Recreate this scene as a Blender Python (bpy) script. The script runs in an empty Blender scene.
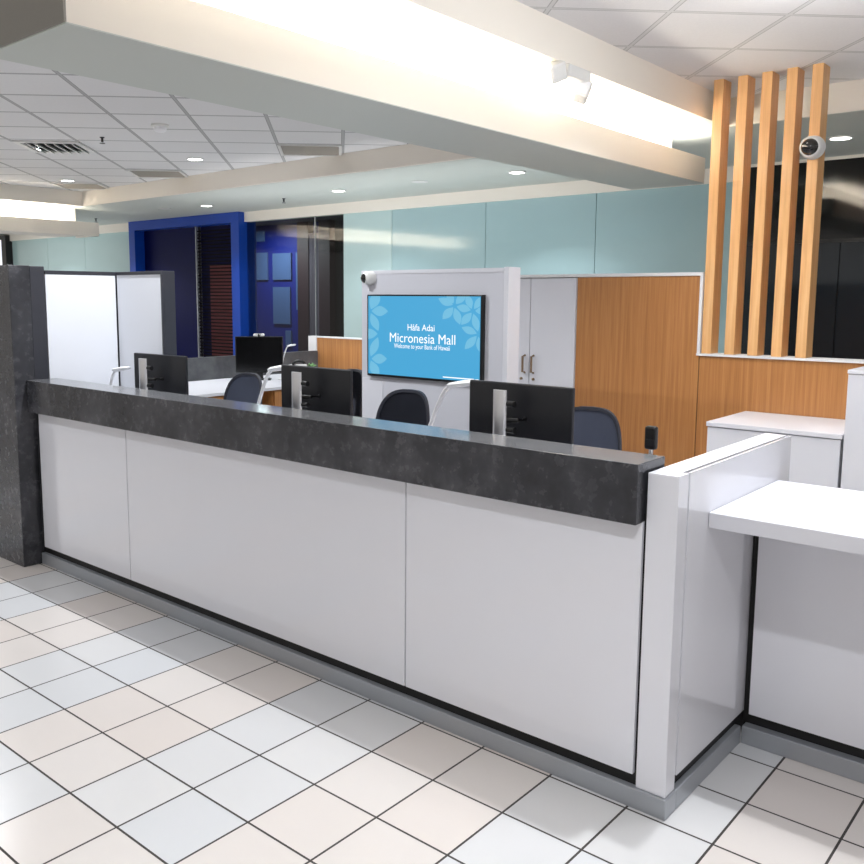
import bpy, bmesh, math, random
from mathutils import Vector, Matrix
random.seed(4)
S = 0.305                      # one floor tile in metres; every length below is written in tiles
C = bpy.context.scene.collection
PI = math.pi

# ------------------------------------------------------------------ materials
def lin(c):
    return tuple(((v/255)/12.92 if v/255 <= .04045 else ((v/255+.055)/1.055)**2.4) for v in c) + (1.0,)

def mat(name, rgb=(200, 200, 200), rough=.5, metal=0.0, spec=.5, coat=0.0, emit=None, estr=1.0, alpha=None, ior=None):
    m = bpy.data.materials.new(name); m.use_nodes = True
    b = m.node_tree.nodes['Principled BSDF']
    b.inputs['Base Color'].default_value = lin(rgb)
    b.inputs['Roughness'].default_value = rough
    b.inputs['Metallic'].default_value = metal
    b.inputs['Specular IOR Level'].default_value = spec
    if ior: b.inputs['IOR'].default_value = ior
    if coat:
        b.inputs['Coat Weight'].default_value = coat
        b.inputs['Coat Roughness'].default_value = .06
    if emit:
        b.inputs['Emission Color'].default_value = lin(emit)
        b.inputs['Emission Strength'].default_value = estr
    return m

class NT:
    def __init__(s, m):
        s.t = m.node_tree; s.b = s.t.nodes['Principled BSDF']
    def n(s, kind, **kw):
        x = s.t.nodes.new(kind)
        for k, v in kw.items(): setattr(x, k, v)
        return x
    def l(s, a, b): s.t.links.new(a, b)
    def m(s, op, a, b=None, c=None):
        x = s.n('ShaderNodeMath', operation=op)
        for i, v in enumerate((a, b, c)):
            if v is None: continue
            if isinstance(v, (int, float)): x.inputs[i].default_value = v
            else: s.l(v, x.inputs[i])
        return x.outputs[0]
    def mix(s, f, a, b):
        x = s.n('ShaderNodeMix', data_type='RGBA')
        for i, v in ((0, f), (6, a), (7, b)):
            if isinstance(v, (int, float, tuple)): x.inputs[i].default_value = v
            else: s.l(v, x.inputs[i])
        return x.outputs[2]
    def noise(s, scale, vec, detail=4, rough=.55):
        x = s.n('ShaderNodeTexNoise'); x.inputs['Scale'].default_value = scale
        x.inputs['Detail'].default_value = detail; x.inputs['Roughness'].default_value = rough
        s.l(vec, x.inputs['Vector']); return x.outputs['Fac']
    def ramp(s, fac, stops):
        x = s.n('ShaderNodeValToRGB'); e = x.color_ramp.elements
        while len(e) < len(stops): e.new(.5)
        for el, (p, c) in zip(e, stops): el.position = p; el.color = c
        s.l(fac, x.inputs[0]); return x.outputs[0]
    def obj(s, scale=(1, 1, 1)):
        c = s.n('ShaderNodeTexCoord'); mp = s.n('ShaderNodeMapping'); mp.inputs['Scale'].default_value = scale
        s.l(c.outputs['Object'], mp.inputs['Vector']); return mp.outputs[0]
    def bump(s, h, strength=.2, dist=.002):
        x = s.n('ShaderNodeBump'); x.inputs['Strength'].default_value = strength; x.inputs['Distance'].default_value = dist
        s.l(h, x.inputs['Height']); s.l(x.outputs[0], s.b.inputs['Normal'])

def wood_mat(name, c0, c1, c2, rough=.42):
    m = mat(name, c1, rough, coat=.15); t = NT(m)
    a = t.noise(1.0, t.obj((44, 44, 1.1)), 5, .6)
    g = t.noise(1.0, t.obj((150, 150, 3.0)), 3, .6)
    f = t.m('ADD', t.m('MULTIPLY', a, .7), t.m('MULTIPLY', g, .3))
    t.l(t.ramp(f, [(.32, lin(c0)), (.5, lin(c1)), (.68, lin(c2))]), t.b.inputs['Base Color'])
    return m

def stone_mat(name, c0, c1, c2, r0=.3, r1=.5):
    m = mat(name, c1, .4); t = NT(m)
    a = t.noise(2.6, t.obj(), 8, .62); b = t.noise(22, t.obj(), 5, .6)
    f = t.m('ADD', t.m('MULTIPLY', a, .72), t.m('MULTIPLY', b, .28))
    t.l(t.ramp(f, [(.34, lin(c0)), (.5, lin(c1)), (.68, lin(c2))]), t.b.inputs['Base Color'])
    mr = t.n('ShaderNodeMapRange'); mr.inputs['To Min'].default_value = r0; mr.inputs['To Max'].default_value = r1
    t.l(b, mr.inputs[0]); t.l(mr.outputs[0], t.b.inputs['Roughness'])
    return m

def laminate_mat(name, rgb, rough=.2, coat=.5):
    m = mat(name, rgb, rough, coat=coat); t = NT(m)
    n = t.noise(3.0, t.obj(), 3)
    c = lin(rgb); d = tuple(v*.965 for v in c[:3]) + (1,)
    t.l(t.mix(n, d, c), t.b.inputs['Base Color'])
    return m

def floor_mat():
    m = mat('floor tile', (220, 215, 212), .3); t = NT(m)
    tc = t.n('ShaderNodeTexCoord'); sx = t.n('ShaderNodeSeparateXYZ'); t.l(tc.outputs['Object'], sx.inputs[0])
    x = t.m('DIVIDE', sx.outputs[0], S); y = t.m('DIVIDE', sx.outputs[1], S)
    i = t.m('FLOOR', x); j = t.m('FLOOR', y)
    fx = t.m('SUBTRACT', x, i); fy = t.m('SUBTRACT', y, j)
    ex = t.m('MINIMUM', fx, t.m('SUBTRACT', 1.0, fx)); ey = t.m('MINIMUM', fy, t.m('SUBTRACT', 1.0, fy))
    gr = t.m('LESS_THAN', t.m('MINIMUM', ex, ey), .0135)
    st = t.m('FLOOR', t.m('DIVIDE', t.m('ADD', i, 1.0), 2.0))
    fl = t.m('LESS_THAN', j, 0.0)
    k = t.m('FLOORED_MODULO', t.m('ADD', st, fl), 2.0)
    wn = t.n('ShaderNodeTexWhiteNoise', noise_dimensions='2D'); cb = t.n('ShaderNodeCombineXYZ')
    t.l(i, cb.inputs[0]); t.l(j, cb.inputs[1]); t.l(cb.outputs[0], wn.inputs['Vector'])
    col = t.mix(k, lin((222, 213, 207)), lin((212, 215, 219)))
    col = t.mix(t.m('MULTIPLY', wn.outputs['Value'], .55), col, lin((226, 224, 222)))
    sp = t.noise(160, tc.outputs['Object'], 3, .7); cl = t.noise(3.0, tc.outputs['Object'], 4)
    col = t.mix(t.m('MULTIPLY', sp, .12), col, lin((190, 184, 178)))
    col = t.mix(t.m('MULTIPLY', cl, .15), col, lin((190, 192, 194)))
    col = t.mix(gr, col, lin((58, 54, 52)))
    t.l(col, t.b.inputs['Base Color'])
    t.l(t.m('ADD', .24, t.m('MULTIPLY', gr, .5)), t.b.inputs['Roughness'])
    t.bump(t.m('SUBTRACT', 1.0, gr), .35, .001)
    return m

def ceiling_mat(name, p1, p2, rgb=(232, 232, 233), bar=(178, 179, 180), dk=(150, 150, 151)):
    m = mat(name, rgb, .9, spec=.2); t = NT(m)
    tc = t.n('ShaderNodeTexCoord'); sx = t.n('ShaderNodeSeparateXYZ'); t.l(tc.outputs['Object'], sx.inputs[0])
    x, y = sx.outputs[0], sx.outputs[1]; q = 1/(2**.5*S)
    def edge(v, ph):
        u = t.m('DIVIDE', t.m('SUBTRACT', v, ph), 2.0)
        f = t.m('SUBTRACT', u, t.m('FLOOR', u))
        return t.m('MINIMUM', f, t.m('SUBTRACT', 1.0, f)), t.m('FLOOR', u)
    a, ia = edge(t.m('MULTIPLY', t.m('ADD', x, y), q), p1)
    b, ib = edge(t.m('MULTIPLY', t.m('SUBTRACT', y, x), q), p2)
    e = t.m('MINIMUM', a, b)
    bar_f = t.m('LESS_THAN', e, .019); dark = t.m('LESS_THAN', t.m('ABSOLUTE', t.m('SUBTRACT', e, .021)), .0045)
    wn = t.n('ShaderNodeTexWhiteNoise', noise_dimensions='2D'); cb = t.n('ShaderNodeCombineXYZ')
    t.l(ia, cb.inputs[0]); t.l(ib, cb.inputs[1]); t.l(cb.outputs[0], wn.inputs['Vector'])
    sp = t.noise(90, tc.outputs['Object'], 4, .75)
    col = t.mix(t.m('MULTIPLY', wn.outputs['Value'], .12), lin(rgb), lin((180, 180, 182)))
    col = t.mix(t.m('MULTIPLY', sp, .22), col, lin((150, 150, 150)))
    col = t.mix(bar_f, col, lin(bar)); col = t.mix(dark, col, lin(dk))
    t.l(col, t.b.inputs['Base Color'])
    t.bump(sp, .3, .002)
    return m

def mesh_fabric(name, rgb):
    m = mat(name, rgb, .75, spec=.3); t = NT(m)
    w = t.n('ShaderNodeTexWave'); w.inputs['Scale'].default_value = 60; w.bands_direction = 'Z'
    t.l(t.obj(), w.inputs['Vector'])
    c = lin(rgb)
    t.l(t.mix(w.outputs['Fac'], tuple(v*.8 for v in c[:3])+(1,), tuple(v*1.15 for v in c[:3])+(1,)), t.b.inputs['Base Color'])
    return m

def clear_glass(name, tint=(205, 222, 224)):
    m = bpy.data.materials.new(name); m.use_nodes = True; nt = m.node_tree; nt.nodes.clear()
    o = nt.nodes.new('ShaderNodeOutputMaterial'); mx = nt.nodes.new('ShaderNodeMixShader'); f = nt.nodes.new('ShaderNodeFresnel')
    tr = nt.nodes.new('ShaderNodeBsdfTransparent'); gl = nt.nodes.new('ShaderNodeBsdfGlossy')
    f.inputs[0].default_value = 1.42; tr.inputs[0].default_value = lin(tint); gl.inputs['Roughness'].default_value = .02
    nt.links.new(f.outputs[0], mx.inputs[0]); nt.links.new(tr.outputs[0], mx.inputs[1]); nt.links.new(gl.outputs[0], mx.inputs[2])
    nt.links.new(mx.outputs[0], o.inputs[0]); return m

def aqua_mat(name, rgb):
    m = mat(name, rgb, .07, ior=1.7); t = NT(m)
    n = t.noise(.5, t.obj((1, 1, 2.5)), 3)
    c = lin(rgb)
    t.l(t.mix(n, tuple(v*.86 for v in c[:3])+(1,), tuple(min(1, v*1.08) for v in c[:3])+(1,)), t.b.inputs['Base Color'])
    return m

M = dict(
    white=laminate_mat('white laminate', (218, 219, 226), .42, .04), panel=laminate_mat('glossy white panel', (230, 231, 238), .14, .5),
    satin_grey=mat('satin pale grey', (204, 205, 213), .4), satin=mat('satin white', (228, 228, 230), .4), stone=stone_mat('dark stone laminate', (36, 36, 40), (56, 57, 62), (92, 92, 97), .18, .34),
    stone_top_lit=stone_mat('grey stone top with painted light', (98, 99, 102), (103, 104, 107), (109, 109, 112), .12, .2),  # same stone as the sides, overhead light put into its lighter colour
    stone2=stone_mat('grey stone laminate', (66, 68, 72), (86, 88, 92), (108, 110, 112)), dark=mat('dark grey laminate', (52, 53, 60), .35),
    black=mat('black recess', (8, 8, 9), .6), blackp=mat('black plastic', (16, 16, 18), .35), alu=mat('brushed aluminium', (168, 172, 178), .34, .45),
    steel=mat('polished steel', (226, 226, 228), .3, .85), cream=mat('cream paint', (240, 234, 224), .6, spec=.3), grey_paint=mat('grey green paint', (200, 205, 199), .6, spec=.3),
    shaded_end=mat('cream with painted shade', (150, 148, 142), .7, spec=.2),  # darkened cream for the near beam end, shade put into the colour
    wood=wood_mat('orange oak veneer', (158, 104, 58), (178, 122, 70), (194, 138, 84)), post=wood_mat('light oak', (206, 152, 98), (228, 176, 118), (240, 196, 142)),
    floor=floor_mat(), ceil_r=ceiling_mat('ceiling tile right', 1.26, .1, (240, 239, 240), (214, 214, 214), (178, 178, 178)), ceil_m=ceiling_mat('ceiling tile middle', 0.0, 1.15),
    aqua=aqua_mat('aqua back painted glass', (164, 194, 199)), aqua2=aqua_mat('pale aqua glass', (186, 212, 213)), clear=clear_glass('clear glass'),
    blackglass=mat('black glass', (9, 9, 10), .06), greyglass=mat('dark grey glass', (27, 32, 37), .08),
    blue=mat('blue paint', (10, 66, 168), .35), navy=mat('navy gloss', (2, 8, 66), .5, spec=.15), blue_room=mat('deep blue wall', (2, 24, 112), .6),
    maroon=mat('maroon slats', (128, 62, 66), .6), slat=mat('dark slat', (20, 15, 20), .7, spec=.1), room_glass=mat('pale blue room window', (66, 88, 128), .4, emit=(92, 116, 150), estr=.06), maroon_dark=mat('dark maroon', (44, 22, 27), .6),
    curtain=mat('grey curtain', (96, 88, 98), .8), dark_room=mat('dark ceiling', (60, 58, 60), .8),
    glow=mat('light diffuser', (255, 255, 255), .5, emit=(255, 252, 246), estr=9.0), daylight=mat('bright daylight glass', (235, 238, 242), .3, emit=(235, 238, 245), estr=.75),
    screen_off=mat('switched off screen', (9, 9, 10), .18), mon=mat('monitor shell', (30, 31, 36), .38), chair=mesh_fabric('slate mesh', (92, 98, 116)), chairb=mesh_fabric('charcoal mesh', (44, 46, 56)),
    chair_frame=mat('chair frame', (40, 42, 52), .5), lamp=mat('white plastic', (238, 239, 242), .35), grille=mat('taupe grille', (150, 144, 134), .6), metal_white=mat('white metal', (222, 222, 220), .45),
    bronze=mat('bronze handle', (150, 128, 104), .35, .8), tvblue=mat('blue display', (5, 10, 14), .35, emit=(74, 168, 216), estr=.87), tvleaf=mat('pale blue leaves', (5, 10, 14), .35, emit=(116, 192, 226), estr=.85),
    tvtext=mat('white display text', (5, 5, 5), .4, emit=(248, 252, 255), estr=1.0), leaf=mat('green leaf', (96, 140, 84), .5), lens=mat('camera lens', (10, 10, 11), .08, coat=.6), whiteboard=mat('white panel face', (222, 225, 232), .35),
    lowgap=mat('dark joint', (74, 50, 34), .6),
)

# ------------------------------------------------------------------ mesh helpers (tile units in, metres out)
def new(): return bmesh.new()
def V(x, y, z): return Vector((x*S, y*S, z*S))
def box(bm, x0, x1, y0, y1, z0, z1):
    v = [bm.verts.new(V(x, y, z)) for z in (z0, z1) for y in (y0, y1) for x in (x0, x1)]
    for f in ((0, 2, 3, 1), (4, 5, 7, 6), (0, 1, 5, 4), (2, 6, 7, 3), (0, 4, 6, 2), (1, 3, 7, 5)): bm.faces.new([v[i] for i in f])
    return bm
def boxes(*bs):
    bm = new()
    for b in bs: box(bm, *b)
    return bm
def tube(bm, pts, r, seg=12, flat=None):
    pts = [Vector(p) for p in pts]; rings = []
    rr = r if isinstance(r, (list, tuple)) else [r]*len(pts)
    for i, p in enumerate(pts):
        d = (pts[min(i+1, len(pts)-1)] - pts[max(i-1, 0)]).normalized()
        a = Vector((0, 1, 0)) if abs(d.y) < .9 else Vector((1, 0, 0))
        u = d.cross(a).normalized(); w = d.cross(u).normalized()
        rings.append([bm.verts.new((p + (u*math.cos(2*PI*k/seg) + w*math.sin(2*PI*k/seg))*rr[i])*S) for k in range(seg)])
    for a, b in zip(rings, rings[1:]):
        for k in range(seg): bm.faces.new((a[k], a[(k+1) % seg], b[(k+1) % seg], b[k]))
    bm.faces.new(rings[0][::-1]); bm.faces.new(rings[-1])
    return bm
def lathe(bm, prof, seg=32, mtx=None):
    """profile of (radius, height) turned about z, then moved by mtx"""
    mtx = mtx or Matrix(); rings = []
    for r, h in prof:
        if r < 1e-6: rings.append([bm.verts.new((mtx @ Vector((0, 0, h)))*S)])
        else: rings.append([bm.verts.new((mtx @ Vector((r*math.cos(2*PI*k/seg), r*math.sin(2*PI*k/seg), h)))*S) for k in range(seg)])
    for a, b in zip(rings, rings[1:]):
        for k in range(seg):
            q = [a[k % len(a)], a[(k+1) % len(a)], b[(k+1) % len(b)], b[k % len(b)]]
            u = []
            for v in q:
                if v not in u: u.append(v)
            if len(u) > 2: bm.faces.new(u)
    for rg, fl in ((rings[0], True), (rings[-1], False)):
        if len(rg) > 2: bm.faces.new(rg[::-1] if fl else rg)
    return bm
def prism(bm, poly, f0, f1):
    a = [bm.verts.new(Vector(f0(*p))*S) for p in poly]; b = [bm.verts.new(Vector(f1(*p))*S) for p in poly]; n = len(poly)
    bm.faces.new(a); bm.faces.new(b[::-1])
    for k in range(n): bm.faces.new((a[k], b[k], b[(k+1) % n], a[(k+1) % n]))
    return bm
def spline(pts, n=8):
    P = [Vector(p) for p in pts]; out = []
    for i in range(len(P)-1):
        p0, p1, p2, p3 = P[max(i-1, 0)], P[i], P[i+1], P[min(i+2, len(P)-1)]
        for k in range(n):
            t = k/n
            out.append(.5*((2*p1) + (p2-p0)*t + (2*p0-5*p1+4*p2-p3)*t*t + (3*p1-p0-3*p2+p3)*t**3))
    out.append(P[-1]); return out
def rotx(a): return Matrix.Rotation(a, 4, 'X')

def mesh(name, bm, m, parent=None, loc=None, smooth=False, bevel=0, world=False, rot=0):
    """bm in the parent's frame; world=True: bm is in room coordinates; top-level: loc = where its origin stands (room coordinates)"""
    off = Vector((0, 0, 0))
    if parent is not None and world: off = base_of(parent)
    elif parent is None and loc is not None: off = V(*loc)
    if off.length: bmesh.ops.translate(bm, verts=bm.verts, vec=-off)
    bmesh.ops.recalc_face_normals(bm, faces=bm.faces)
    me = bpy.data.meshes.new(name); bm.to_mesh(me); bm.free()
    me.materials.append(M[m] if isinstance(m, str) else m)
    o = bpy.data.objects.new(name, me); C.objects.link(o)
    if parent is not None: o.parent = parent
    elif loc is not None: o.location = off
    if smooth:
        for p in me.polygons: p.use_smooth = True
        me.set_sharp_from_angle(angle=math.radians(40))
    if bevel:
        b = o.modifiers.new('bevel', 'BEVEL'); b.width = bevel*S; b.segments = 2; b.limit_method = 'ANGLE'; b.angle_limit = math.radians(40)
    return o
def base_of(o):
    p = Vector((0, 0, 0))
    while o is not None: p += o.location; o = o.parent
    return p
def tag(o, label, cat, group=None, kind=None):
    o['label'] = label; o['category'] = cat
    if group: o['group'] = group
    if kind: o['kind'] = kind
    return o
def thing(name, label, cat, loc=(0, 0, 0), rz=0, group=None, kind=None):
    o = bpy.data.objects.new(name, None); C.objects.link(o); o.location = V(*loc); o.rotation_euler = (0, 0, rz); o.empty_display_size = .1
    return tag(o, label, cat, group, kind)
def struct(name, bm, m, parent=None, loc=None, **kw):
    o = mesh(name, bm, m, parent, loc, **kw)
    if parent is None: o['kind'] = 'structure'
    return o
def kids(o): return [c for c in bpy.data.objects if c.parent == o]
def dup(root, loc, rz=None, label=None, scale=None):
    r = root.copy(); C.objects.link(r); r.location = V(*loc)
    if rz is not None: r.rotation_euler = (0, 0, rz)
    if label: r['label'] = label
    if scale: r.scale = (scale,)*3
    for ch in kids(root):
        c = ch.copy(); C.objects.link(c); c.parent = r
        for g in kids(ch):
            d = g.copy(); C.objects.link(d); d.parent = c
    return r

H = 10.36; ZS = 9.72; YB = 22.5           # tile ceiling, soffit, back fascia
# ------------------------------------------------------------------ the setting
struct('floor', boxes((-60, 24, -18, 46, -.3, 0)), 'floor')
struct('ceiling', boxes((2.03, 24, -18, 16.27, H, H+.3)), 'ceil_r')
struct('ceiling.001', boxes((-27.0, -.62, -18, 16.2, H, H+.3)), 'ceil_m')
struct('ceiling.002', boxes((-60, -29.4, -18, 16.2, H, H+.3)), 'ceil_m')
struct('trim_1', boxes((.6, 2.03, -18, 16.27, ZS, H+.3)), 'cream')                       # drop beside the right tile bay
struct('trim_2', boxes((-28.2, -27.0, -18, 16.2, ZS, H+.3)), 'cream')
# soffit along the back wall: cream front, grey-green underside
struct('trim_3', boxes((-60, -.62, 16.2, YB+.4, ZS, H+.3), (-.62, 24, 16.27, YB+.4, ZS, H+.3)), 'cream')
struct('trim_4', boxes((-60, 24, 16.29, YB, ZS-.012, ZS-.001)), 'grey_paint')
struct('trim_5', boxes((-60, .05, YB, YB+.4, 9.25, ZS)), 'cream')                        # strip over the glass wall
struct('trim_6', boxes((.05, 24, YB-.02, YB+.05, 9.62, ZS-.012)), 'cream')
bm = boxes((-.62, .6, .2, 16.5, 8.55, H+.3), (.6, 1.3, .2, 16.9, 8.55, 8.63), (-.62, .6, 16.5, 16.9, 8.55, 8.63), (1.22, 1.3, .2, 16.9, 8.63, 9.15), (-.62, 1.22, 16.82, 16.9, 8.63, 9.15), (.6, 1.22, .2, .28, 8.63, 9.72))
struct('ceiling_beam', bm, 'cream')
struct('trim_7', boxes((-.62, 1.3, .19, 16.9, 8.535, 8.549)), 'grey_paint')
struct('trim_8', boxes((-.62, 1.3, .17, .199, 8.55, H)), 'shaded_end')
bm = boxes((-29.4, -28.2, -18, 16.5, 8.45, H+.3), (-28.2, -27.4, -18, 17.2, 8.45, 8.53), (-27.48, -27.4, -18, 17.2, 8.53, 9.06), (-29.4, -27.48, 17.12, 17.2, 8.45, 9.06))
struct('ceiling_beam.001', bm, 'cream')
# back wall panes
def pane(n, x0, x1, z0, z1, m, y=YB+.1): return struct('window_%d' % n, boxes((x0+.012, x1-.012, y, y+.08, z0, z1)), m)
pane(1, -4.75, .02, 0, 9.25, 'aqua'); pane(2, -9.35, -4.75, 0, 9.25, 'aqua'); pane(3, -14.05, -9.35, 0, 9.25, 'aqua'); pane(4, -16.85, -14.05, 0, 9.25, 'aqua2')
for n_, a, b in ((5, -18.61, -16.86), (6, -23.35, -18.65)):
    bm = new(); bm.faces.new([bm.verts.new(V(x, YB+.12, z)) for x, z in ((a, 0), (b, 0), (b, 9.25), (a, 9.25))]); g_ = struct('window_%d' % n_, bm, 'clear')
    if g_.data.polygons[0].normal.y > 0: g_.data.flip_normals()
struct('trim_11', boxes((-18.65, -18.61, YB+.1, YB+.16, 0, 9.25)), 'alu')
for k, (a, b) in enumerate(((-38.3, -32.9), (-42.8, -38.3), (-47.5, -42.8))): pane(7+k, a, b, 0, 9.25, 'aqua2')
pane(10, .05, 3.9, 7.42, 9.62, 'blackglass', YB-.02); pane(11, 3.9, 12, 7.42, 9.62, 'blackglass', YB-.02)
pane(12, .05, 3.05, 0, 7.32, 'greyglass', YB); pane(13, 3.05, 4.1, 0, 7.32, 'greyglass', YB); pane(14, 4.1, 12, 0, 7.32, 'blackglass', YB)
struct('trim_9', boxes((.05, 12, YB-.04, YB+.1, 7.32, 7.42)), 'blackp')
struct('wall_back', boxes((-60, -33.0, YB+.3, YB+.5, 0, 9.25), (-16.85, 24, YB+.3, YB+.5, 0, 9.72)), 'dark_room')
struct('wall_right', boxes((12, 24, YB-.1, YB+.3, 0, 9.72)), 'dark_room')
# daylight door far left
d = struct('door_1', boxes((-48.2, -47.6, 22.2, 22.6, 0, 9.62), (-60, -48.2, 22.2, 22.6, 9.35, 9.62)), 'blackp')
mesh('pane', boxes((-60, -48.2, 22.35, 22.45, 0, 9.35)), 'daylight', d)
# blue portal with a dark door and a slatted screen
d = struct('door_2', boxes((-32.86, -32.3, 22.15, 23.2, 0, 9.7), (-24.0, -23.4, 22.15, 23.2, 0, 9.7), (-32.3, -24.0, 22.15, 23.2, 9.22, 9.7)), 'blue')
mesh('panel', boxes((-32.3, -27.4, 22.75, 22.85, 0, 9.22)), 'navy', d)
mesh('mullion', boxes((-27.47, -27.40, 22.6, 22.9, 0, 9.22)), 'alu', d)
bm = new(); z = .1
while z < 9.1: box(bm, -27.38, -24.0, 22.66, 22.72, z, z+.06); z += .17
mesh('slat_screen', bm, 'slat', d)
mesh('backing', boxes((-27.38, -26.7, 22.9, 22.95, 0, 9.22), (-26.7, -24.0, 22.9, 22.95, 7.3, 9.22)), 'navy', d)
mesh('red_backing', boxes((-26.7, -24.0, 22.9, 22.95, 0, 7.3)), 'maroon', d)
# dim blue room behind the clear panes
struct('wall_left', boxes((-34, -23.75, 27.6, 27.8, 0, 9.6), (-34, -33.8, 23.3, 27.6, 0, 9.6)), 'blue_room')
struct('wall_front', boxes((-23.75, -14, 27.8, 28, 0, 9.6)), 'dark_room')
struct('ceiling.003', boxes((-34, -14, 22.95, 28, 9.6, 9.9)), 'dark_room')
def room_window(n, x0, x1, z0, z1): struct('window_%d' % n, boxes((x0, x1, 27.5, 27.58, z0, z1)), 'room_glass')
room_window(15, -28.95, -27.65, 6.62, 8.12); room_window(16, -27.2, -25.7, 6.62, 8.05); room_window(17, -27.2, -25.8, 4.2, 6.22); room_window(18, -26.2, -25.75, 3.0, 3.85); room_window(19, -25.3, -24.9, 5.0, 8.05)
room_window(20, -28.9, -27.9, 8.75, 9.3)
struct('pillar', boxes((-24.85, -24.0, 27.2, 27.6, 0, 9.6), (-23.0, -22.2, 27.0, 27.4, 0, 9.6)), 'maroon_dark')
bm = new()
for k in range(8): tube(bm, [(-24.0+k*.12, 27.3, 0), (-24.0+k*.12, 27.3, 9.0)], .07, 8)
struct('trim_10', bm, 'curtain', smooth=True)

# ------------------------------------------------------------------ stone pylon and white screen at the left end
t = thing('stone_pylon', 'tall dark stone-look pylon standing at the left end of the counter', 'pillar', (-8.9, 3.9, 0), kind='thing')
mesh('front_slab', boxes((-10.2, -7.67, 3.65, 4.09, 0, 6.35)), 'stone', t, world=True, bevel=.01)
mesh('rear_slab', boxes((-10.2, -7.68, 4.095, 4.41, 0, 6.34)), 'dark', t, world=True, bevel=.01)
t = thing('screen_wall', 'dark-framed corner screen with two bright white panels beside the stone pylon', 'screen', (-7.8, 5.4, 0))
mesh('frame', boxes((-8.0, -7.71, 4.415, 6.39, 0, 6.26), (-7.71, -5.88, 6.11, 6.39, 0, 6.26), (-7.71, -7.66, 4.415, 6.11, 6.18, 6.26), (-7.66, -5.88, 6.06, 6.11, 6.19, 6.26), (-5.93, -5.88, 6.06, 6.11, 2.3, 6.19)), 'dark', t, world=True, bevel=.008)
mesh('panel', boxes((-7.71, -7.67, 4.42, 6.05, 2.3, 6.175)), 'whiteboard', t, world=True)
mesh('panel', boxes((-7.64, -5.93, 6.075, 6.11, 2.3, 6.185)), 'whiteboard', t, world=True)

# ------------------------------------------------------------------ main counter
t = thing('reception_counter', 'long white-fronted service counter with dark stone top and grey kick plinth', 'counter', (-.8, 4.3, 0))
mesh('core', boxes((-7.66, 6.05, 4.13, 4.42, .2, 3.4)), 'black', t, world=True)
for a, b in ((-7.55, -4.225), (-4.205, 2.63), (2.65, 6.035)):
    mesh('front_panel', boxes((a, b, 4.065, 4.125, .389, 3.33)), 'panel', t, world=True, bevel=.006)
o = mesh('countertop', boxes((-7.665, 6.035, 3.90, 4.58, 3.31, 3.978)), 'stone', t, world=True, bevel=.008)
o.data.materials.append(M['stone_top_lit'])  # top faces get the tone with the light painted in
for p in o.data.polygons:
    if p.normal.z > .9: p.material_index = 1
mesh('plinth', boxes((-7.665, 6.445, 4.044, 4.33, 0, .24)), 'alu', t, world=True, bevel=.012)

t = thing('end_partition', 'glossy white return panel closing the right end of the dark-topped counter', 'partition', (6.24, 5.9, 0), kind='thing')
mesh('post', boxes((6.07, 6.42, 4.082, 4.335, .242, 3.872)), 'panel', t, world=True, bevel=.008)
mesh('core', boxes((6.09, 6.37, 4.335, 7.76, .1, 3.835)), 'black', t, world=True)
mesh('side_panel', boxes((6.385, 6.42, 4.375, 7.78, .39, 3.868)), 'panel', t, world=True)
mesh('rear_panel', boxes((6.07, 6.09, 4.335, 7.78, .25, 3.836)), 'panel', t, world=True)
mesh('top_cap', boxes((6.07, 6.345, 4.335, 7.78, 3.837, 3.872)), 'white', t, world=True, bevel=.004)
mesh('plinth', boxes((6.08, 6.445, 4.335, 6.33, 0, .24)), 'alu', t, world=True, bevel=.012)

t = thing('writing_desk', 'white customer desk with thick overhanging top beside the white return panel', 'desk', (9, 6.4, 0))
mesh('desktop', boxes((6.425, 13, 4.936, 7.3, 3.15, 3.332)), 'white', t, world=True, bevel=.01)
mesh('front_panel', boxes((6.51, 13, 6.4, 6.46, .39, 3.14)), 'panel', t, world=True, bevel=.006)
mesh('core', boxes((6.425, 13, 6.47, 6.8, .2, 3.14)), 'black', t, world=True)
mesh('plinth', boxes((6.455, 13, 6.335, 6.7, 0, .24)), 'alu', t, world=True, bevel=.012)

t = thing('staff_worktop', 'white staff work surface running behind the dark-topped counter', 'desk', (-.8, 5.8, 0))
mesh('surface', boxes((-7.6, 5.95, 4.6, 6.0, 2.4, 2.5), (-5.8, 5.95, 6.0, 6.55, 2.4, 2.5)), 'white', t, world=True, bevel=.01)
for x in (-5.6, -1.6, 2.4, 5.8): mesh('side_support', boxes((x-.05, x+.05, 4.7, 6.5, 0, 2.4)), 'white', t, world=True)

# ------------------------------------------------------------------ right rear: credenza, tall cabinet, wood partition, posts
t = thing('credenza', 'low white cabinet with overhanging top against the oak partition', 'cabinet', (4.75, 13.2, 0))
mesh('top', boxes((3.5, 5.98, 12.17, 14.33, 3.23, 3.32)), 'white', t, world=True, bevel=.008)
mesh('body', boxes((3.54, 5.94, 12.26, 14.32, .2, 3.2)), 'satin', t, world=True)
mesh('door', boxes((3.52, 5.95, 12.2, 12.26, .22, 3.215)), 'white', t, world=True, bevel=.006)
mesh('plinth', boxes((3.6, 5.95, 12.4, 14.3, 0, .2)), 'black', t, world=True)
t = thing('storage_cabinet', 'taller white cabinet at the right edge of the picture behind the desk', 'cabinet', (7.5, 13.2, 0))
mesh('body', boxes((6.01, 9.5, 12.16, 14.29, 0, 4.41)), 'white', t, world=True, bevel=.01)
mesh('top', boxes((6.0, 9.5, 12.14, 14.29, 4.42, 4.49)), 'white', t, world=True, bevel=.008)

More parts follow.
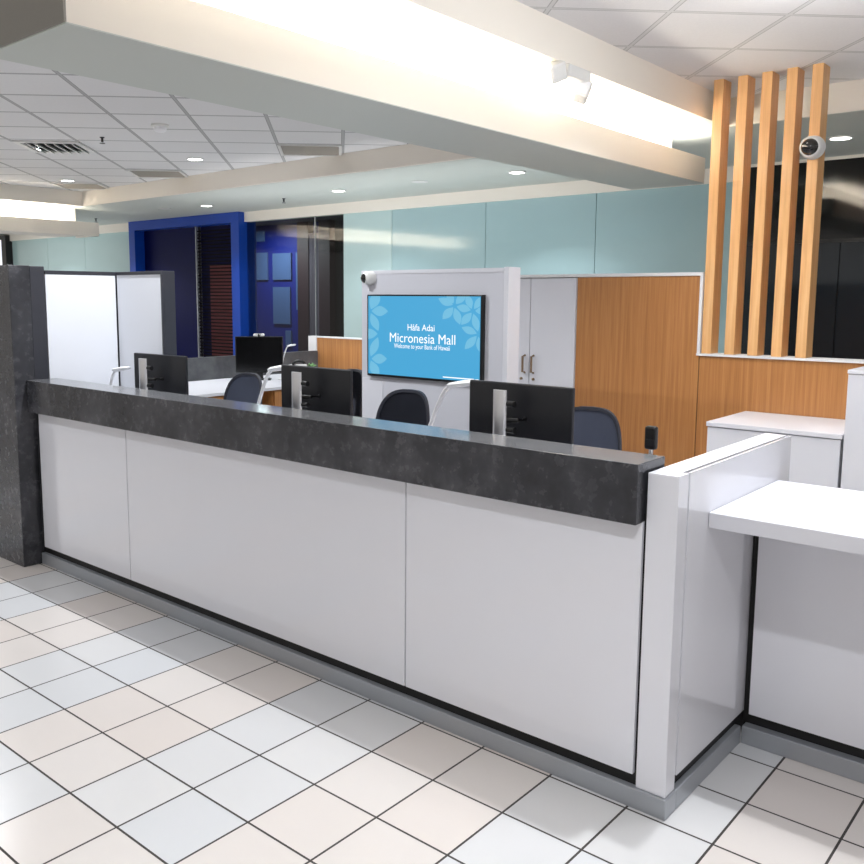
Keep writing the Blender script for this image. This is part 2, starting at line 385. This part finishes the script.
t = thing('oak_partition', 'stepped oak-veneer partition with white edging behind the counter', 'partition', (2.5, 14.5, 0), kind='thing')
mesh('tall_panel', boxes((-.69, 2.405, 14.35, 14.6, 0, 4.46), (-.69, 2.35, 14.35, 14.6, 4.46, 6.22)), 'wood', t, world=True)
mesh('low_panel', boxes((2.425, 9.5, 14.35, 14.6, 0, 4.46)), 'wood', t, world=True)
mesh('edging', boxes((-3.5, 2.43, 14.32, 14.62, 6.225, 6.30), (2.365, 2.43, 14.32, 14.62, 4.5, 6.225), (2.36, 9.5, 14.3, 14.84, 4.465, 4.513)), 'satin', t, world=True)
mesh('backing', boxes((-3.5, -.69, 15.1, 15.2, 0, 6.22), (-3.5, -.69, 14.62, 15.2, 6.225, 6.28)), 'satin', t, world=True)
mesh('joint', boxes((2.405, 2.425, 14.37, 14.58, 0, 4.46)), 'lowgap', t, world=True)

t = thing('wall_cabinet', 'white two-door wall cabinet with bronze pull handles beside the oak panel', 'cabinet', (-2, 14.7, 3.5))
mesh('body', boxes((-3.3, -.7, 14.37, 15.09, 3.47, 6.21)), 'satin', t, world=True)
for a, b, hx, kx in ((-3.29, -2.01, -2.13, -2.22), (-1.99, -.71, -1.87, -1.86)):
    dr = mesh('door', boxes((a, b, 14.31, 14.365, 3.47, 6.2)), 'white', t, world=True, bevel=.006)
    o = mesh('handle', tube(new(), [(hx, 14.31, 3.82), (hx, 14.2, 3.84), (hx, 14.2, 4.24), (hx, 14.31, 4.26)], .03, 8), 'bronze', dr, smooth=True)
    for v in o.data.vertices: v.co -= V(-2, 14.7, 3.5)
    o = mesh('lock', lathe(new(), [(.035, 0), (.035, .04), (0, .05)], 12, Matrix.Translation((kx, 14.31, 3.66)) @ rotx(PI/2)), 'bronze', dr, smooth=True)
    for v in o.data.vertices: v.co -= V(-2, 14.7, 3.5)

POST_X = (2.45, 2.96, 3.455, 3.95, 4.437)
names = ('leftmost oak slat post, at the step of the oak partition', 'second oak slat post from the left on the low partition', 'middle of the five oak slat posts on the low partition',
         'fourth oak slat post from the left on the low partition', 'rightmost oak slat post, carrying a white dome camera')
p0 = mesh('slat_post', boxes((0, .21, 0, .44, 0, H-4.515)), 'post', loc=None, bevel=.008)
for k, x in enumerate(POST_X):
    o = p0 if k == 0 else p0.copy()
    if k: C.objects.link(o)
    o.location = V(x, 14.36, 4.515); tag(o, names[k], 'post', 'oak slat posts on the low partition')

def dome_camera(loc, label, direction, scale=1.0):
    t = thing('dome_camera', label, 'camera', loc, group='white dome cameras')
    t.scale = (scale,)*3
    q = Vector((0, 0, 1)).rotation_difference(Vector(direction)).to_matrix().to_4x4()
    mesh('base', lathe(new(), [(.23, 0), (.235, .05), (.2, .12)], 32), 'metal_white', t, smooth=True).matrix_basis = Matrix.Rotation(PI/2, 4, 'X')
    hs = mesh('housing', lathe(new(), [(.19, -.1), (.21, -.02), (.215, .05), (.205, .12), (.18, .165), (.165, .17)], 32, Matrix.Translation((0, -.13, 0)) @ q), 'metal_white', t, smooth=True)
    mesh('lens', lathe(new(), [(.165, .15), (.155, .2), (.115, .25), (.05, .28), (0, .285)], 28, Matrix.Translation((0, -.13, 0)) @ q), 'lens', t, smooth=True)
    mesh('light_sensor', lathe(new(), [(.02, .24), (.02, .275), (0, .28)], 12, Matrix.Translation((-.02, -.13, .06)) @ q), 'steel', t, smooth=True)
    return t
dome_camera((4.55, 14.36, 8.73), 'white dome camera on the rightmost oak post', (.06, -1, -.1))

# ------------------------------------------------------------------ display partition and television
t = thing('display_partition', 'white partition panel carrying the blue television', 'partition', (-1.9, 10.4, 0), kind='thing')
mesh('panel', boxes((-3.99, -.02, 10.2, 10.6, 0, 6.33)), 'satin_grey', t, world=True, bevel=.006)
mesh('end_panel', boxes((-.015, .1, 10.19, 10.62, 0, 6.345)), 'white', t, world=True, bevel=.006)
mesh('top_strip', boxes((-3.99, -.02, 10.185, 10.2, 6.25, 6.33)), 'white', t, world=True)
mesh('face_panel', boxes((-3.3, -.03, 10.185, 10.2, .2, 3.86)), 'satin_grey', t, world=True)
mesh('face_panel', boxes((-3.97, -3.32, 10.185, 10.2, .2, 3.86)), 'white', t, world=True)
dome_camera((-3.68, 10.2, 6.16), 'white dome camera at the top left corner of the television partition', (-.55, -1, -.05), .68)

TX0, TX1, TZ0, TZ1, TY = -3.72, -.46, 3.92, 5.785, 10.09
t = thing('television', 'wall television showing white greeting text on blue with pale leaves', 'television', ((TX0+TX1)/2, 10.1, TZ0))
mesh('housing', boxes((TX0, TX1, TY, 10.2, TZ0, TZ1)), 'blackp', t, world=True, bevel=.012)
sx0, sx1, sz0, sz1 = TX0+.05, TX1-.05, TZ0+.055, TZ1-.035
scr = mesh('screen', boxes((sx0, sx1, TY-.012, TY, sz0, sz1)), 'tvblue', t, world=True)
def uv(px, py):
    t_ = (px-85)/693; u = t_/17.8/((1-t_)/19.97+t_/17.8); return u, (py-97)/(483+45*t_)
def clip(poly):
    for ax, lim, sg in ((0, 0, 1), (0, 1, -1), (1, 0, 1), (1, 1, -1)):
        out = []
        for k in range(len(poly)):
            a, b = poly[k-1], poly[k]; ia = (a[ax]-lim)*sg >= 0; ib = (b[ax]-lim)*sg >= 0
            if ia != ib:
                f = (lim-a[ax])/(b[ax]-a[ax]); out.append((a[0]+(b[0]-a[0])*f, a[1]+(b[1]-a[1])*f))
            if ib: out.append(b)
        poly = out
        if not poly: return []
    return poly
leaves = [((98, 186), (152, 60), 34), ((100, 190), (212, 190), 34), ((98, 197), (150, 320), 27), ((40, 332), (148, 332), 34), ((148, 345), (97, 482), 27), ((100, 488), (206, 488), 34), ((98, 494), (150, 615), 30),
          ((612, 152), (512, 108), 26), ((614, 160), (540, 242), 28), ((622, 148), (692, 70), 26), ((626, 158), (724, 182), 26), ((616, 162), (656, 276), 26), ((612, 146), (570, 60), 24),
          ((728, 192), (657, 275), 27), ((726, 178), (690, 80), 24), ((736, 178), (800, 90), 24), ((742, 186), (830, 182), 24), ((734, 196), (768, 318), 25), ((764, 326), (658, 284), 25), ((762, 334), (680, 426), 27), ((770, 338), (782, 446), 22)]
for a, b, w in leaves:
    a, b = Vector(a), Vector(b); d = b-a; nrm = Vector((-d.y, d.x)).normalized(); pl = []
    for k in range(17):
        q = k/16; pl.append(a+d*(.05+.9*q)+nrm*w*.92*math.sin(PI*q)**.95)
    for k in range(15, 0, -1):
        q = k/16; pl.append(a+d*(.05+.9*q)-nrm*w*.92*math.sin(PI*q)**.95)
    pl = clip([uv(*q) for q in pl])
    if len(pl) > 2:
        bm = new(); bm.faces.new([bm.verts.new(V(sx0+u*(sx1-sx0), TY-.0135, sz1-v*(sz1-sz0))) for u, v in pl])
        o = mesh('leaf_motif', bm, 'tvleaf', scr)
        for v in o.data.vertices: v.co -= base_of(t)
def text(name, body, cx, cz, width, height, m, parent, y, bold=.012):
    cu = bpy.data.curves.new(name, 'FONT'); cu.body = body; cu.align_x = 'CENTER'; cu.offset = bold; cu.resolution_u = 6; cu.size = 1
    ob = bpy.data.objects.new(name, cu); C.objects.link(ob); bpy.context.view_layer.update()
    me = bpy.data.meshes.new_from_object(ob.evaluated_get(bpy.context.evaluated_depsgraph_get())); bpy.data.objects.remove(ob)
    xs = [v.co.x for v in me.vertices]; w = max(xs)-min(xs); mid = (max(xs)+min(xs))/2
    base = base_of(parent) if parent.parent is None else base_of(parent.parent)
    for v in me.vertices:
        x, z = v.co.x, v.co.y
        v.co = V(cx+(x-mid)/w*width, y, cz+z*height) - base
    me.materials.append(M[m]); o = bpy.data.objects.new(name, me); C.objects.link(o); o.parent = parent
    return o
W_, H_ = sx1-sx0, sz1-sz0
def tx(px, py): u, v = uv(px, py); return sx0+u*W_, sz1-v*H_
for body, (x0, x1, yb), hgt, bold in (('H\u00e5fa Adai', (327, 494, 310), .20, .004), ('Micronesia Mall', (212, 618, 387), .30, 0), ('Welcome to your Bank of Hawaii', (240, 586, 424), .145, .002)):
    cx, cz = tx((x0+x1)/2, yb); text('lettering', body, cx, cz, tx(x1, yb)[0]-tx(x0, yb)[0], hgt, 'tvtext', scr, TY-.015, bold)
a, b = tx(550, 594), tx(745, 611)
o = mesh('caption_line', boxes((a[0], b[0], TY-.016, TY-.013, b[1]+.0, b[1]+.022)), 'tvtext', scr)
for v in o.data.vertices: v.co -= base_of(t)

# ------------------------------------------------------------------ monitors on poles
def monitor(loc, rz, label):
    t = thing('desk_monitor', label, 'monitor', loc, rz, 'monitors with silver poles along the counter')
    hs = mesh('housing', boxes((-.86, .86, 0, .07, .96, 2.04)), 'mon', t, bevel=.02)
    mesh('screen', boxes((-.83, .83, .07, .075, .99, 2.01)), 'screen_off', t)
    poly = [(.105*math.cos(a), -.30-.09*math.sin(a)) for a in [PI*k/10 for k in range(11)]]
    mesh('pole', prism(new(), poly, lambda x, y: (x-.10, y, .05), lambda x, y: (x-.10, y, 1.97)), 'steel', t, smooth=True)
    br = mesh('bracket', tube(new(), [(-.05, -.29, 1.55), (.12, -.2, 1.55), (.12, .0, 1.55)], .035, 10), 'blackp', t, smooth=True)
    mesh('knob', tube(new(), [(-.02, -.27, 1.78), (.12, -.27, 1.78)], .045, 10), 'blackp', t, smooth=True)
    mesh('knob', tube(new(), [(-.02, -.27, 1.42), (.12, -.27, 1.42)], .045, 10), 'blackp', t, smooth=True)
    mesh('base', boxes((-.8, .3, -.5, .35, 0, .05)), 'steel', t, bevel=.02)
    return t
m0 = monitor((3.40, 5.6, 2.5), 0, 'monitor nearest the right end of the counter, seen from behind')
dup(m0, (-.75, 5.6, 2.5), 0, 'middle of three monitors behind the counter, left of the television')
dup(m0, (-5.38, 5.6, 2.5), math.radians(3), 'angled monitor at the left in front of the white screen')

# ------------------------------------------------------------------ chairs
def outline(w, h, z0, n=40, e=3.2):
    pts = []
    for k in range(n):
        a = 2*PI*k/n; c, s_ = math.cos(a), math.sin(a)
        x = math.copysign(abs(c)**(2/e), c); z = math.copysign(abs(s_)**(2/e), s_)
        zz = z0+h/2+z*h/2; ww = w/2*(1-.10*(.5+z/2)) ; pts.append((x*ww, zz))
    return pts
def chair(loc, rz, label, fabric):
    t = thing('task_chair', label, 'chair', loc, rz, 'dark mesh task chairs behind the counter')
    bend = lambda x, z: .22*(x/.7)**2 + -.10*(z-2.3)
    ins = outline(1.38, 1.84, 2.0); out = outline(1.48, 1.95, 1.95)
    bm = new()                                                    # mesh back: fan of rings so that it can bend
    rings = []
    for q in (1, .75, .5, .25):
        rings.append([bm.verts.new(V(x*q, -bend(x*q, 2.92+(z-2.92)*q), 2.92+(z-2.92)*q)) for x, z in ins])
    for a, b in zip(rings, rings[1:]):
        for k in range(len(a)): bm.faces.new((a[k-1], a[k], b[k], b[k-1]))
    bm.faces.new(rings[-1])
    bmesh.ops.solidify(bm, geom=bm.faces[:], thickness=.02*S)
    mesh('backrest', bm, fabric, t, smooth=True)
    bm = new(); fr = []
    for (xi, zi), (xo, zo) in zip(ins, out):
        fr.append([bm.verts.new(V(x, -bend(x, z)+dy, z)) for x, z, dy in ((xi, zi, -.02), (xo, zo, -.02), (xo, zo, .05), (xi, zi, .05))])
    for k in range(len(fr)):
        for c in range(4): bm.faces.new((fr[k-1][c], fr[k][c], fr[k][(c+1) % 4], fr[k-1][(c+1) % 4]))
    mesh('backrest_frame', bm, 'chair_frame', t, smooth=True)
    bm = boxes((-.75, .75, -1.75, -.2, 1.72, 1.98)); mesh('seat', bm, fabric, t, bevel=.1, smooth=True)
    mesh('back_support', tube(new(), spline([(0, -.7, 1.66), (0, .15, 1.7), (0, .28, 2.1), (0, .1, 2.6)], 5), .07, 10), 'chair_frame', t, smooth=True)
    for s_ in (-1, 1):
        bm = tube(new(), spline([(s_*.6, -.8, 1.68), (s_*.9, -.8, 1.75), (s_*.92, -.8, 2.4)], 5), .05, 10); box(bm, s_*.92-.11, s_*.92+.11, -1.2, -.4, 2.4, 2.48)
        mesh('armrest', bm, 'chair_frame', t)
    mesh('gas_column', lathe(new(), [(.1, .35), (.1, 1.0), (.07, 1.0), (.07, 1.7)], 16, Matrix.Translation((0, -.9, 0))), 'alu', t, smooth=True)
    bm = new()
    for k in range(5):
        a = 2*PI*k/5+.3; tube(bm, [(0, -.9, .4), (.95*math.cos(a), -.9+.95*math.sin(a), .26)], [.09, .055], 8)
    mesh('star_base', bm, 'chair_frame', t, smooth=True)
    for k in range(5):
        a = 2*PI*k/5+.3; cx, cy = .95*math.cos(a), -.9+.95*math.sin(a)
        mesh('caster', tube(new(), [(cx-.06, cy, .1), (cx+.06, cy, .1)], .1, 14), 'blackp', t, smooth=True)
    return t
c0 = chair((2.95, 8.4, 0), 0, 'slate mesh chair behind the right-hand monitor', 'chair')
dup(c0, (-6.32, 8.6, 0), .0, 'slate mesh chair between the left and middle monitors')
c1 = chair((-1.1, 8.4, 0), 0, 'charcoal mesh chair in front of the television partition', 'chairb')
dup(c1, (-5.35, 11.2, 0), -.2, 'dark chair half hidden behind the middle monitor and television partition')

# ------------------------------------------------------------------ desk lamps
def lamp(loc, label, sc=1.0, rz=0):
    t = thing('desk_lamp', label, 'lamp', loc, rz, 'white curved desk lamps'); t.scale = (sc,)*3
    mesh('base', lathe(new(), [(.24, 0), (.25, .03), (.2, .06), (.05, .07)], 28), 'lamp', t, smooth=True)
    mesh('arm', tube(new(), spline([(0, 0, .05), (.0, 0, .5), (.08, 0, 1.05), (.22, 0, 1.42), (.38, 0, 1.74), (.5, 0, 1.86), (.62, 0, 1.9)], 6), .034, 12), 'lamp', t, smooth=True)
    bm = new(); mt = Matrix.Translation((.78, 0, 1.92)) @ Matrix.Rotation(-.16, 4, 'Y') @ Matrix.Diagonal((.31, .2, 1, 1))
    lathe(bm, [(0, -.045), (.7, -.04), (.97, -.01), (1, .015), (.8, .045), (0, .06)], 32, mt)
    mesh('head', bm, 'lamp', t, smooth=True)
    return t
l0 = lamp((1.36, 6.0, 2.5), 'white desk lamp with oval head below the television')
dup(l0, (-2.84, 6.0, 2.5), 0, 'white desk lamp leaning beside the middle monitor')
dup(l0, (-7.32, 5.5, 2.5), 0, 'white desk lamp against the white corner screen, left of the angled monitor', .87)

# ------------------------------------------------------------------ small device right of the counter
t = thing('counter_device', 'small black rounded device on a thin silver stem behind the counter end', 'device', (5.53, 5.3, 2.5))
mesh('body', boxes((-.075, .075, -.05, .05, 1.40, 1.69)), 'blackp', t, bevel=.03)
mesh('face_panel', boxes((-.05, .05, -.055, -.045, 1.45, 1.53)), 'mon', t)
mesh('stem', tube(new(), [(0, 0, .04), (0, 0, 1.41)], .025, 10), 'steel', t, smooth=True)
mesh('base', lathe(new(), [(.16, 0), (.16, .03), (.03, .05)], 24), 'steel', t, smooth=True)

# ------------------------------------------------------------------ rear desk at the left
t = thing('rear_desk', 'white-topped oak desk with dark stone privacy screen near the blue portal', 'desk', (-14.2, 15.5, 0))
mesh('desktop', boxes((-15.9, -12.15, 11.2, 20.0, 2.6, 2.7)), 'white', t, world=True, bevel=.01)
mesh('privacy_screen', boxes((-16.1, -15.92, 12.0, 20.15, .0, 3.52)), 'stone2', t, world=True, bevel=.008)
for a, b in ((11.4, 13.4), (14.6, 16.6)):
    mesh('pedestal', boxes((-15.8, -12.32, a, b, 0, 2.59)), 'wood', t, world=True)
    for z0, z1 in ((.15, 1.3), (1.34, 2.55)):
        dr = mesh('drawer', boxes((-12.31, -12.24, a+.03, b-.03, z0, z1)), 'wood', t, world=True, bevel=.006)
        o = mesh('knob', lathe(new(), [(.03, 0), (.03, .06), (.06, .08), (.05, .12), (0, .13)], 12, Matrix.Translation((-12.24, (a+b)/2, z1-.35)) @ Matrix.Rotation(PI/2, 4, 'Y')), 'bronze', dr, smooth=True)
        for v in o.data.vertices: v.co -= V(-14.2, 15.5, 0)
t = thing('black_monitor', 'black switched-off monitor standing on the rear white desk', 'monitor', (-14.55, 15.9, 2.7), PI/4)
mesh('housing', boxes((-.86, .86, 0, .1, .26, 1.58)), 'blackp', t, bevel=.02)
mesh('screen', boxes((-.82, .82, -.006, 0, .30, 1.54)), 'screen_off', t)
mesh('stand', boxes((-.12, .12, .1, .18, .03, .9)), 'blackp', t)
mesh('base', boxes((-.42, .42, -.22, .35, 0, .04)), 'blackp', t, bevel=.02)
t = thing('webcam', 'tiny white camera sitting on top of the black monitor', 'camera', (-14.55, 15.9, 4.28), PI/4)
mesh('body', boxes((-.2, .2, -.02, .12, 0, .1)), 'metal_white', t, bevel=.03)
mesh('lens', lathe(new(), [(.05, 0), (.045, .03), (0, .04)], 14, Matrix.Translation((0, -.02, .05)) @ rotx(PI/2)), 'lens', t, smooth=True)
dup(l0, (-14.1, 16.6, 2.7), 0, 'white desk lamp head showing past the right of the black monitor', .66)
t = thing('desk_phone', 'small black and white desk phone on the rear desk by the screen', 'phone', (-15.3, 18.55, 2.7), 1.2); t.scale = (.68,)*3
mesh('body', prism(new(), [(-.3, 0), (.35, 0), (.35, .3), (-.3, .6)], lambda a, b: (-.35, a, b), lambda a, b: (.35, a, b)), 'metal_white', t, bevel=.03)
mesh('handset', tube(new(), spline([(-.4, .1, .42), (-.3, .1, .66), (0, .1, .74), (.3, .1, .66), (.4, .1, .42)], 5), .09, 10), 'blackp', t, smooth=True)
t = thing('potted_plant', 'small green plant at the end of the rear desk', 'plant', (-15.2, 19.1, 2.7)); t.scale = (.75,)*3
mesh('pot', lathe(new(), [(.16, 0), (.22, .32), (.19, .32), (.17, .26), (0, .26)], 20), 'metal_white', t, smooth=True)
bm = new()
for k in range(16):
    a = k*2.4; r = .12+.02*k; p = Vector((r*math.cos(a), r*math.sin(a), .42+.03*(k % 5))); q = Vector((.04*math.cos(a), .04*math.sin(a), .27)); n_ = Vector((-math.sin(a), math.cos(a), 0))*.07
    mid = q.lerp(p, .6)
    bm.faces.new([bm.verts.new(c*S) for c in (q, mid+n_, p, mid-n_)])
mesh('leaves', bm, 'leaf', t)
t = thing('low_oak_partition', 'low oak partition with white cap left of the television partition', 'partition', (-13, 20.4, 0), kind='thing')
mesh('panel', boxes((-16.12, -8.5, 20.3, 20.5, 0, 4.04)), 'wood', t, world=True)
mesh('cap', boxes((-16.62, -8.5, 20.27, 20.53, 4.045, 4.1)), 'satin', t, world=True)
mesh('end_post', boxes((-16.62, -16.14, 20.27, 20.53, 0, 4.045)), 'satin', t, world=True)

# ------------------------------------------------------------------ ceiling fittings
def downlight(loc, label, r=.24):
    t = thing('downlight', label, 'ceiling light', loc, group='round recessed downlights')
    mesh('trim_ring', lathe(new(), [(r*1.22, 0), (r*1.22, -.025), (r, -.03), (r, 0)], 32), 'metal_white', t, smooth=True)
    mesh('diffuser', lathe(new(), [(r, -.022), (0, -.022)], 32), 'glow', t)
    return t
d0 = downlight((-13.83, 19.3, ZS-.012), 'soffit downlight just left of the television, where dark glass meets aqua glass')
dup(d0, (-5.87, 19.4, ZS-.012), None, 'soffit downlight above the television partition, right beside the big beam')
dup(d0, (-22.3, 19.5, ZS-.012), None, 'soffit downlight over the right side of the blue portal')
dup(d0, (3.7, 19.4, ZS-.012), None, 'soffit downlight at the right edge, in front of the black glass')
dup(d0, (-15.17, 13.76, H), None, 'downlight in the tiled ceiling beside the taupe grille nearest the portal')
dup(d0, (-23.86, 13.83, H), None, 'farthest left downlight in the tiled ceiling above the white screen')
def grille(loc, label):
    t = thing('ceiling_grille', label, 'ceiling vent', loc, PI/4, 'flat taupe ceiling grilles')
    mesh('frame', boxes((-.99, .99, -.99, -.9, -.05, 0), (-.99, .99, .9, .99, -.05, 0), (-.99, -.9, -.9, .9, -.05, 0), (.9, .99, -.9, .9, -.05, 0)), 'metal_white', t)
    mesh('panel', boxes((-.9, .9, -.9, .9, -.03, 0)), 'grille', t)
    return t
g0 = grille((-19.2, 15.0, H), 'taupe ceiling grille above the blue portal')
dup(g0, (-25.0, 15.05, H), None, 'taupe ceiling grille farthest left, beside the bright cove')
dup(g0, (-10.75, 14.97, H), None, 'taupe ceiling grille nearest the big beam')
t = thing('air_diffuser', 'louvred white air diffuser in the tiled ceiling at the left', 'ceiling vent', (-16.45, 9.45, H), PI/4)
mesh('frame', boxes((-.99, .99, -.99, -.82, -.06, 0), (-.99, .99, .82, .99, -.06, 0), (-.99, -.82, -.82, .82, -.06, 0), (.82, .99, -.82, .82, -.06, 0)), 'metal_white', t, bevel=.01)
mesh('throat', boxes((-.82, .82, -.82, .82, -.01, 0)), 'black', t)
bm = new()
for k in range(6):
    x = -.7+k*.27; prism(bm, [(x, -.01), (x+.05, -.01), (x+.17, -.12), (x+.12, -.12)], lambda a, b: (a, -.8, b), lambda a, b: (a, .8, b))
mesh('louvres', bm, 'metal_white', t)
t = thing('smoke_detector', 'round white smoke detector on the tiled ceiling', 'smoke detector', (-10.95, 9.56, H))
mesh('base', lathe(new(), [(.24, 0), (.24, -.05), (.2, -.07)], 28), 'metal_white', t, smooth=True)
mesh('sensor_head', lathe(new(), [(.17, -.07), (.17, -.15), (.12, -.19), (0, -.19)], 28), 'lamp', t, smooth=True)
def sprinkler(loc, label):
    t = thing('fire_sprinkler', label, 'sprinkler', loc, group='fire sprinklers')
    mesh('pipe', lathe(new(), [(.07, 0), (.07, -.02), (.035, -.03), (.035, -.14), (0, -.14)], 14), 'mon', t, smooth=True)
    mesh('deflector', lathe(new(), [(0, -.16), (.08, -.17), (.08, -.185), (0, -.185)], 14), 'mon', t, smooth=True)
    return t
s0 = sprinkler((-13.9, 9.55, H), 'dark sprinkler in the tiled ceiling left of the smoke detector')
dup(s0, (-17.5, 19.8, ZS-.012), None, 'sprinkler in the soffit between two downlights right of the portal')
dup(s0, (-32.3, 19.9, ZS-.012), None, 'sprinkler in the soffit at the left of the blue portal')
def plate(loc, label):
    return tag(mesh('sprinkler_plate', lathe(new(), [(.3, 0), (.3, -.02), (0, -.03)], 28), 'metal_white', loc=None, smooth=True), label, 'cover plate', 'flat round soffit cover plates')
q0 = plate(None, 'flat pale cover plate in the soffit left of the blue portal downlight'); q0.location = V(-24.9, 19.1, ZS-.012)
q1 = q0.copy(); C.objects.link(q1); q1.location = V(-9.75, 19.2, ZS-.012); q1['label'] = 'flat pale cover plate in the soffit nearest the big beam'

t = thing('emergency_light', 'white twin-head emergency light fixed to the cream ceiling drop', 'emergency light', (1.98, 9.35, ZS))
mesh('base', boxes((-.12, .12, -.40, .36, -.21, 0)), 'metal_white', t, bevel=.03)
for y, z, rx, rz_ in ((-.62, -.17, .45, -.35), (.30, -.34, -.35, .5)):
    hd = mesh('lamp_head', boxes((-.13, .13, -.15, .15, -.16, .16)), 'metal_white', t, bevel=.04)
    hd.location = V(-.02, y, z); hd.rotation_euler = (rx, .35, rz_)
    mesh('lens', boxes((-.10, .10, -.165, -.15, -.12, .12)), 'lamp', hd)
mesh('swivel', tube(new(), [(0, -.36, -.14), (0, -.5, -.15)], .05, 10), 'grille', t, smooth=True)
mesh('swivel', tube(new(), [(0, .26, -.18), (0, .3, -.24)], .05, 10), 'grille', t, smooth=True)

# ------------------------------------------------------------------ lights
def area(name, loc, size, power, rot=(0, 0, 0), color=(1, 1, 1), sy=None, spread=PI):
    l = bpy.data.lights.new(name, 'AREA'); l.energy = power; l.color = color; l.spread = spread
    if sy: l.shape = 'RECTANGLE'; l.size = size*S; l.size_y = sy*S
    else: l.shape = 'DISK'; l.size = size*S
    o = bpy.data.objects.new(name, l); C.objects.link(o); o.location = V(*loc); o.rotation_euler = rot
    return o
CW = (.955, .975, 1.0)
KEY, FRONT = 38, 34
for x, p in ((6.4, .62), (-4.5, 1.0), (-15, .8)): area('counter_downlight', (x, 5.3, 10.3), .22, KEY*p, color=CW, spread=2.6)
for x, p in ((9, .9), (1, 1.0), (-8, .5), (-17, .55)): area('concourse_downlight', (x, -1.6, 10.3), .26, FRONT*p, color=CW, spread=2.7)
for x, y in ((-13.8, 19.3), (-5.9, 19.4), (-22.3, 19.5), (3.7, 19.4), (-31, 19.4), (-40, 19.4)): area('soffit_downlight_and_fill', (x, y, ZS-.08), .4, 13, color=CW, spread=2.0)  # leftmost one is added to brighten the far-left panes, no fixture there
for x, y in ((-15.2, 13.8), (-23.9, 13.8), (-6, 10.5), (-17, 9), (3.6, 10.8)): area('ceiling_downlight_and_fill', (x, y, H-.08), .4, 12 if x < 0 else 9, color=CW, spread=2.0)  # right-hand one is added to brighten the oak posts, no fixture there
area('cove_strip', (.98, 8.4, 8.72), .4, 75, rot=(0, PI-.45, 0), color=(1, .985, .955), sy=16)
area('cove_strip', (-27.8, 7.4, 8.62), .4, 50, rot=(0, PI-.45, 0), color=(1, .97, .92), sy=17)
area('back_fill', (-12, 16.6, 5.9), .7, 27, rot=(PI-1.05, 0, 0), color=CW).data.shape = 'DISK'  # added fill in mid-air for soffit and aqua glass, not a fixture
up = bpy.data.objects['back_fill'].data; up.shape = 'RECTANGLE'; up.size = 17*S; up.size_y = .6*S
for x, y, z, p in ((7.4, 5.6, 9.3, 34), (6.2, 8.8, 9.4, 10)):  # unseen point lights added to brighten the beam face and cream drop
    l = bpy.data.lights.new('bay_fill', 'POINT'); l.energy = p; l.shadow_soft_size = .08; l.color = CW
    o = bpy.data.objects.new('bay_fill', l); C.objects.link(o); o.location = V(x, y, z)
area('back_fill', (-40, 17.6, 5.5), 8, 16, rot=(PI-1.05, 0, 0), sy=.6)  # added fill for the far-left aqua panes, not a fixture
area('blue_room_fill', (-26, 25, 9.4), 1.5, 48)  # unseen light added because the room behind the panes was too dark
w = bpy.data.worlds.new('world'); bpy.context.scene.world = w; w.use_nodes = True
bg = w.node_tree.nodes['Background']; bg.inputs[0].default_value = (1.0, .945, .89, 1); bg.inputs[1].default_value = .47

# ------------------------------------------------------------------ camera
cd = bpy.data.cameras.new('camera'); cam = bpy.data.objects.new('camera', cd); C.objects.link(cam)
yaw, pit, rol = -.715, -.127, .004
f = Vector((math.sin(yaw)*math.cos(pit), math.cos(yaw)*math.cos(pit), math.sin(pit)))
r0 = Vector((math.cos(yaw), -math.sin(yaw), 0)); u0 = r0.cross(f)
r = r0*math.cos(rol)+u0*math.sin(rol); u = -r0*math.sin(rol)+u0*math.cos(rol)
cam.matrix_world = Matrix(((r.x, u.x, -f.x, 10.111*S), (r.y, u.y, -f.y, -4.659*S), (r.z, u.z, -f.z, 5.748*S), (0, 0, 0, 1)))
cd.sensor_width = 36; cd.sensor_fit = 'HORIZONTAL'; cd.lens = 871.655/864*36
cd.shift_x = (432-400.29)/864; cd.shift_y = -(432-407.52)/864; cd.clip_end = 100
sc = bpy.context.scene; sc.camera = cam
sc.view_settings.view_transform = 'Standard'; sc.view_settings.look = 'None'; sc.view_settings.exposure = .2
